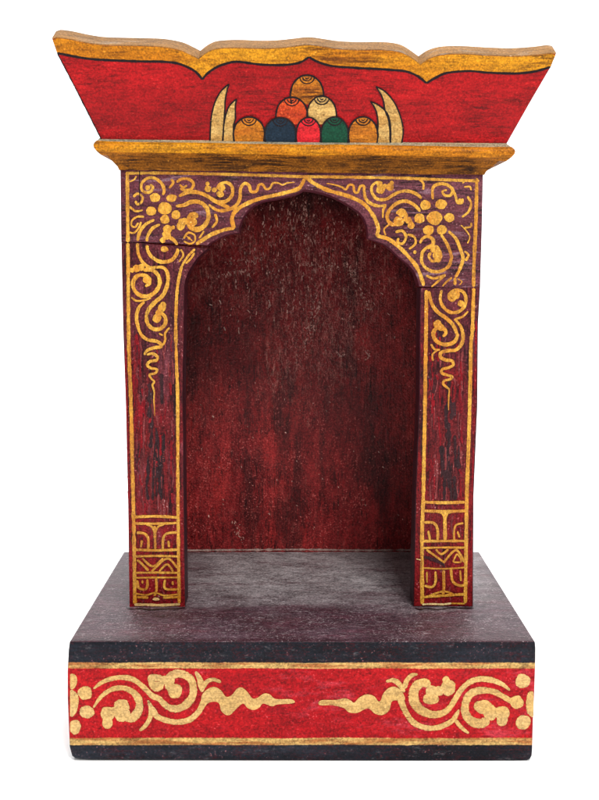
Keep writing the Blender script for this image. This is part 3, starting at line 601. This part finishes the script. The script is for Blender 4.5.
def jewel(x0, x1, yt, yb, mat, label):
    h = jewel.h = getattr(jewel, 'h', 0.0002) + 0.00006
    mb = MB(); cx = (x0 + x1) / 2; r = (x1 - x0) / 2; H_ = yb - yt
    dome = [(x0 + 0.9, yb), (x0, yb - H_ * 0.35), (x0 + r * 0.16, yt + H_ * 0.30), (x0 + r * 0.55, yt + H_ * 0.07), (cx, yt), (x1 - r * 0.55, yt + H_ * 0.07), (x1 - r * 0.16, yt + H_ * 0.30), (x1, yb - H_ * 0.35), (x1 - 0.9, yb)]
    D_ = resample(dome, 1.2); mb.poly(pj_crown, D_, mat, None, h)
    pj = lambda x, y: (pj_crown(x, y)[0] + N_CR * (h - 0.00022), N_CR)
    mb.k = 24; mb.ribbon(pj, dome, 1.9, 'black', 0.12)
    for rr in (7.4, 4.4):
        mb.k = 24
        mb.ribbon(pj, [(cx + rr * math.cos(a), yt + 1.6 + rr * 0.92 * math.sin(a)) for a in [math.pi * (0.02 + 0.96 * i / 8) for i in range(9)]], 1.35, 'black', 0.2)
    mb.k = 24; mb.ribbon(pj, [(cx - 1.8, yt + 2.6), (cx, yt + 3.8), (cx + 1.8, yt + 2.6)], 1.3, 'black', 0.2)
    mb.build('jewel', crown, label)
jewel(291.5, 324.6, 75, 104, 'jewel_gold', 'brown gold painted jewel at the top of the pile')
jewel(277, 308.6, 97, 124, 'jewel_orange', 'orange painted jewel of the middle row')
jewel(308, 337.5, 95.8, 124, 'cream', 'cream painted jewel of the middle row')
jewel(234.5, 265.6, 116.6, 141.4, 'jewel_gold', 'left gold painted jewel of the bottom row')
jewel(297, 322, 117, 143, 'jewel_red', 'red painted jewel in the middle of the bottom row')
jewel(349.4, 378.8, 116.4, 143.4, 'jewel_gold', 'right gold painted jewel of the bottom row')
jewel(265.6, 297, 117.2, 142, 'jewel_navy', 'navy painted jewel of the bottom row')
jewel(321.8, 349.4, 116.4, 143.2, 'jewel_green', 'dark green painted jewel of the bottom row')
# crown sides: flared boards running back to the niche
for sgn in (-1, 1):
    cs = MB()
    bx = onY(104 if sgn < 0 else 506, 141, Y_ARCH - 0.0085); tp = pj_crown(*((60, 50) if sgn < 0 else (550, 64)))[0]
    vin = Vector((-sgn * 0.009, 0, 0))
    yf_b = Y_ARCH - 0.0085 + T_CR / math.cos(A_CR) + 0.0004; ytb = tp.y + T_CR / math.cos(A_CR) + 0.0004
    p = [Vector((bx.x - sgn * 0.001, yf_b, bx.z)), Vector((bx.x - sgn * 0.001, Y_BACK, bx.z)), Vector((tp.x - sgn * 0.003, Y_BACK, tp.z)), Vector((tp.x - sgn * 0.003, ytb, tp.z))]
    a = [cs.v(q_) for q_ in p]; b = [cs.v(q_ + vin) for q_ in p]
    cs.face(a, 'crown_red'); cs.face(b[::-1], 'crown_red')
    for i in range(4): cs.face((a[i], b[i], b[(i+1) % 4], a[(i+1) % 4]), 'dusty' if i == 2 else 'crown_red')
    bmesh.ops.recalc_face_normals(cs.bm, faces=cs.bm.faces[:])
    cs.build('crown_side', root)

# ---------------------------------------------------------------- white sweep
t = NT('white paper'); t.b.inputs['Base Color'].default_value = (0.93, 0.93, 0.93, 1); t.b.inputs['Roughness'].default_value = 0.9; t.b.inputs['Specular IOR Level'].default_value = 0.1
bm = bmesh.new(); sec = [(-1.6, 0.0), (0.9, 0.0)] + [(0.9 + 0.5 * math.sin(a), 0.5 - 0.5 * math.cos(a)) for a in [math.pi / 2 * i / 16 for i in range(1, 17)]] + [(1.4, 2.4)]
lv = [(bm.verts.new((-2.4, y, z)), bm.verts.new((2.4, y, z))) for y, z in sec]
for a, b in zip(lv, lv[1:]): bm.faces.new((a[0], a[1], b[1], b[0])).smooth = True
me = bpy.data.meshes.new('backdrop'); bm.to_mesh(me); bm.free(); me.materials.append(t.m)
bd = bpy.data.objects.new('backdrop', me); COL.objects.link(bd); bd['kind'] = 'structure'; bd['label'] = 'plain white paper sweep under and behind the shrine'; bd['category'] = 'backdrop'

# ---------------------------------------------------------------- light
w = bpy.data.worlds.new('World'); S.world = w; w.use_nodes = True
w.node_tree.nodes['Background'].inputs[0].default_value = (1, 1, 1, 1); w.node_tree.nodes['Background'].inputs[1].default_value = 0.6
def area(name, loc, target, size, power, col=(1, 1, 1)):
    l = bpy.data.lights.new(name, 'AREA'); l.shape = 'RECTANGLE'; l.size = size[0]; l.size_y = size[1]; l.energy = power; l.color = col
    o = bpy.data.objects.new(name, l); COL.objects.link(o); o.location = loc
    o.rotation_euler = (Vector(target) - Vector(loc)).to_track_quat('-Z', 'Y').to_euler(); return o
area('key_softbox', (0.28, -0.88, 1.08), (0, 0.05, 0.14), (0.36, 0.28), 16, (1, 0.985, 0.96))
area('overhead_softbox', (0, 0.35, 1.6), (0, 0.2, 0), (1.6, 1.2), 26)
area('backdrop_fill', (0, 0.5, 1.9), (0, 1.4, 0.5), (1.6, 0.4), 14)  # added light to whiten the sweep, stands for no real lamp

cam = bpy.data.cameras.new('camera'); co_ = bpy.data.objects.new('camera', cam); COL.objects.link(co_); S.camera = co_
co_.location = CAM; co_.rotation_euler = (math.pi / 2 - TH, 0, 0)
cam.sensor_fit = 'VERTICAL'; cam.sensor_height = 36; cam.lens = 36 * F / 800; cam.clip_start = 0.01; cam.clip_end = 50
cam.shift_x = 0.5 / 800
S.view_settings.view_transform = 'Standard'; S.view_settings.look = 'None'; S.view_settings.exposure = 0; S.view_settings.gamma = 1
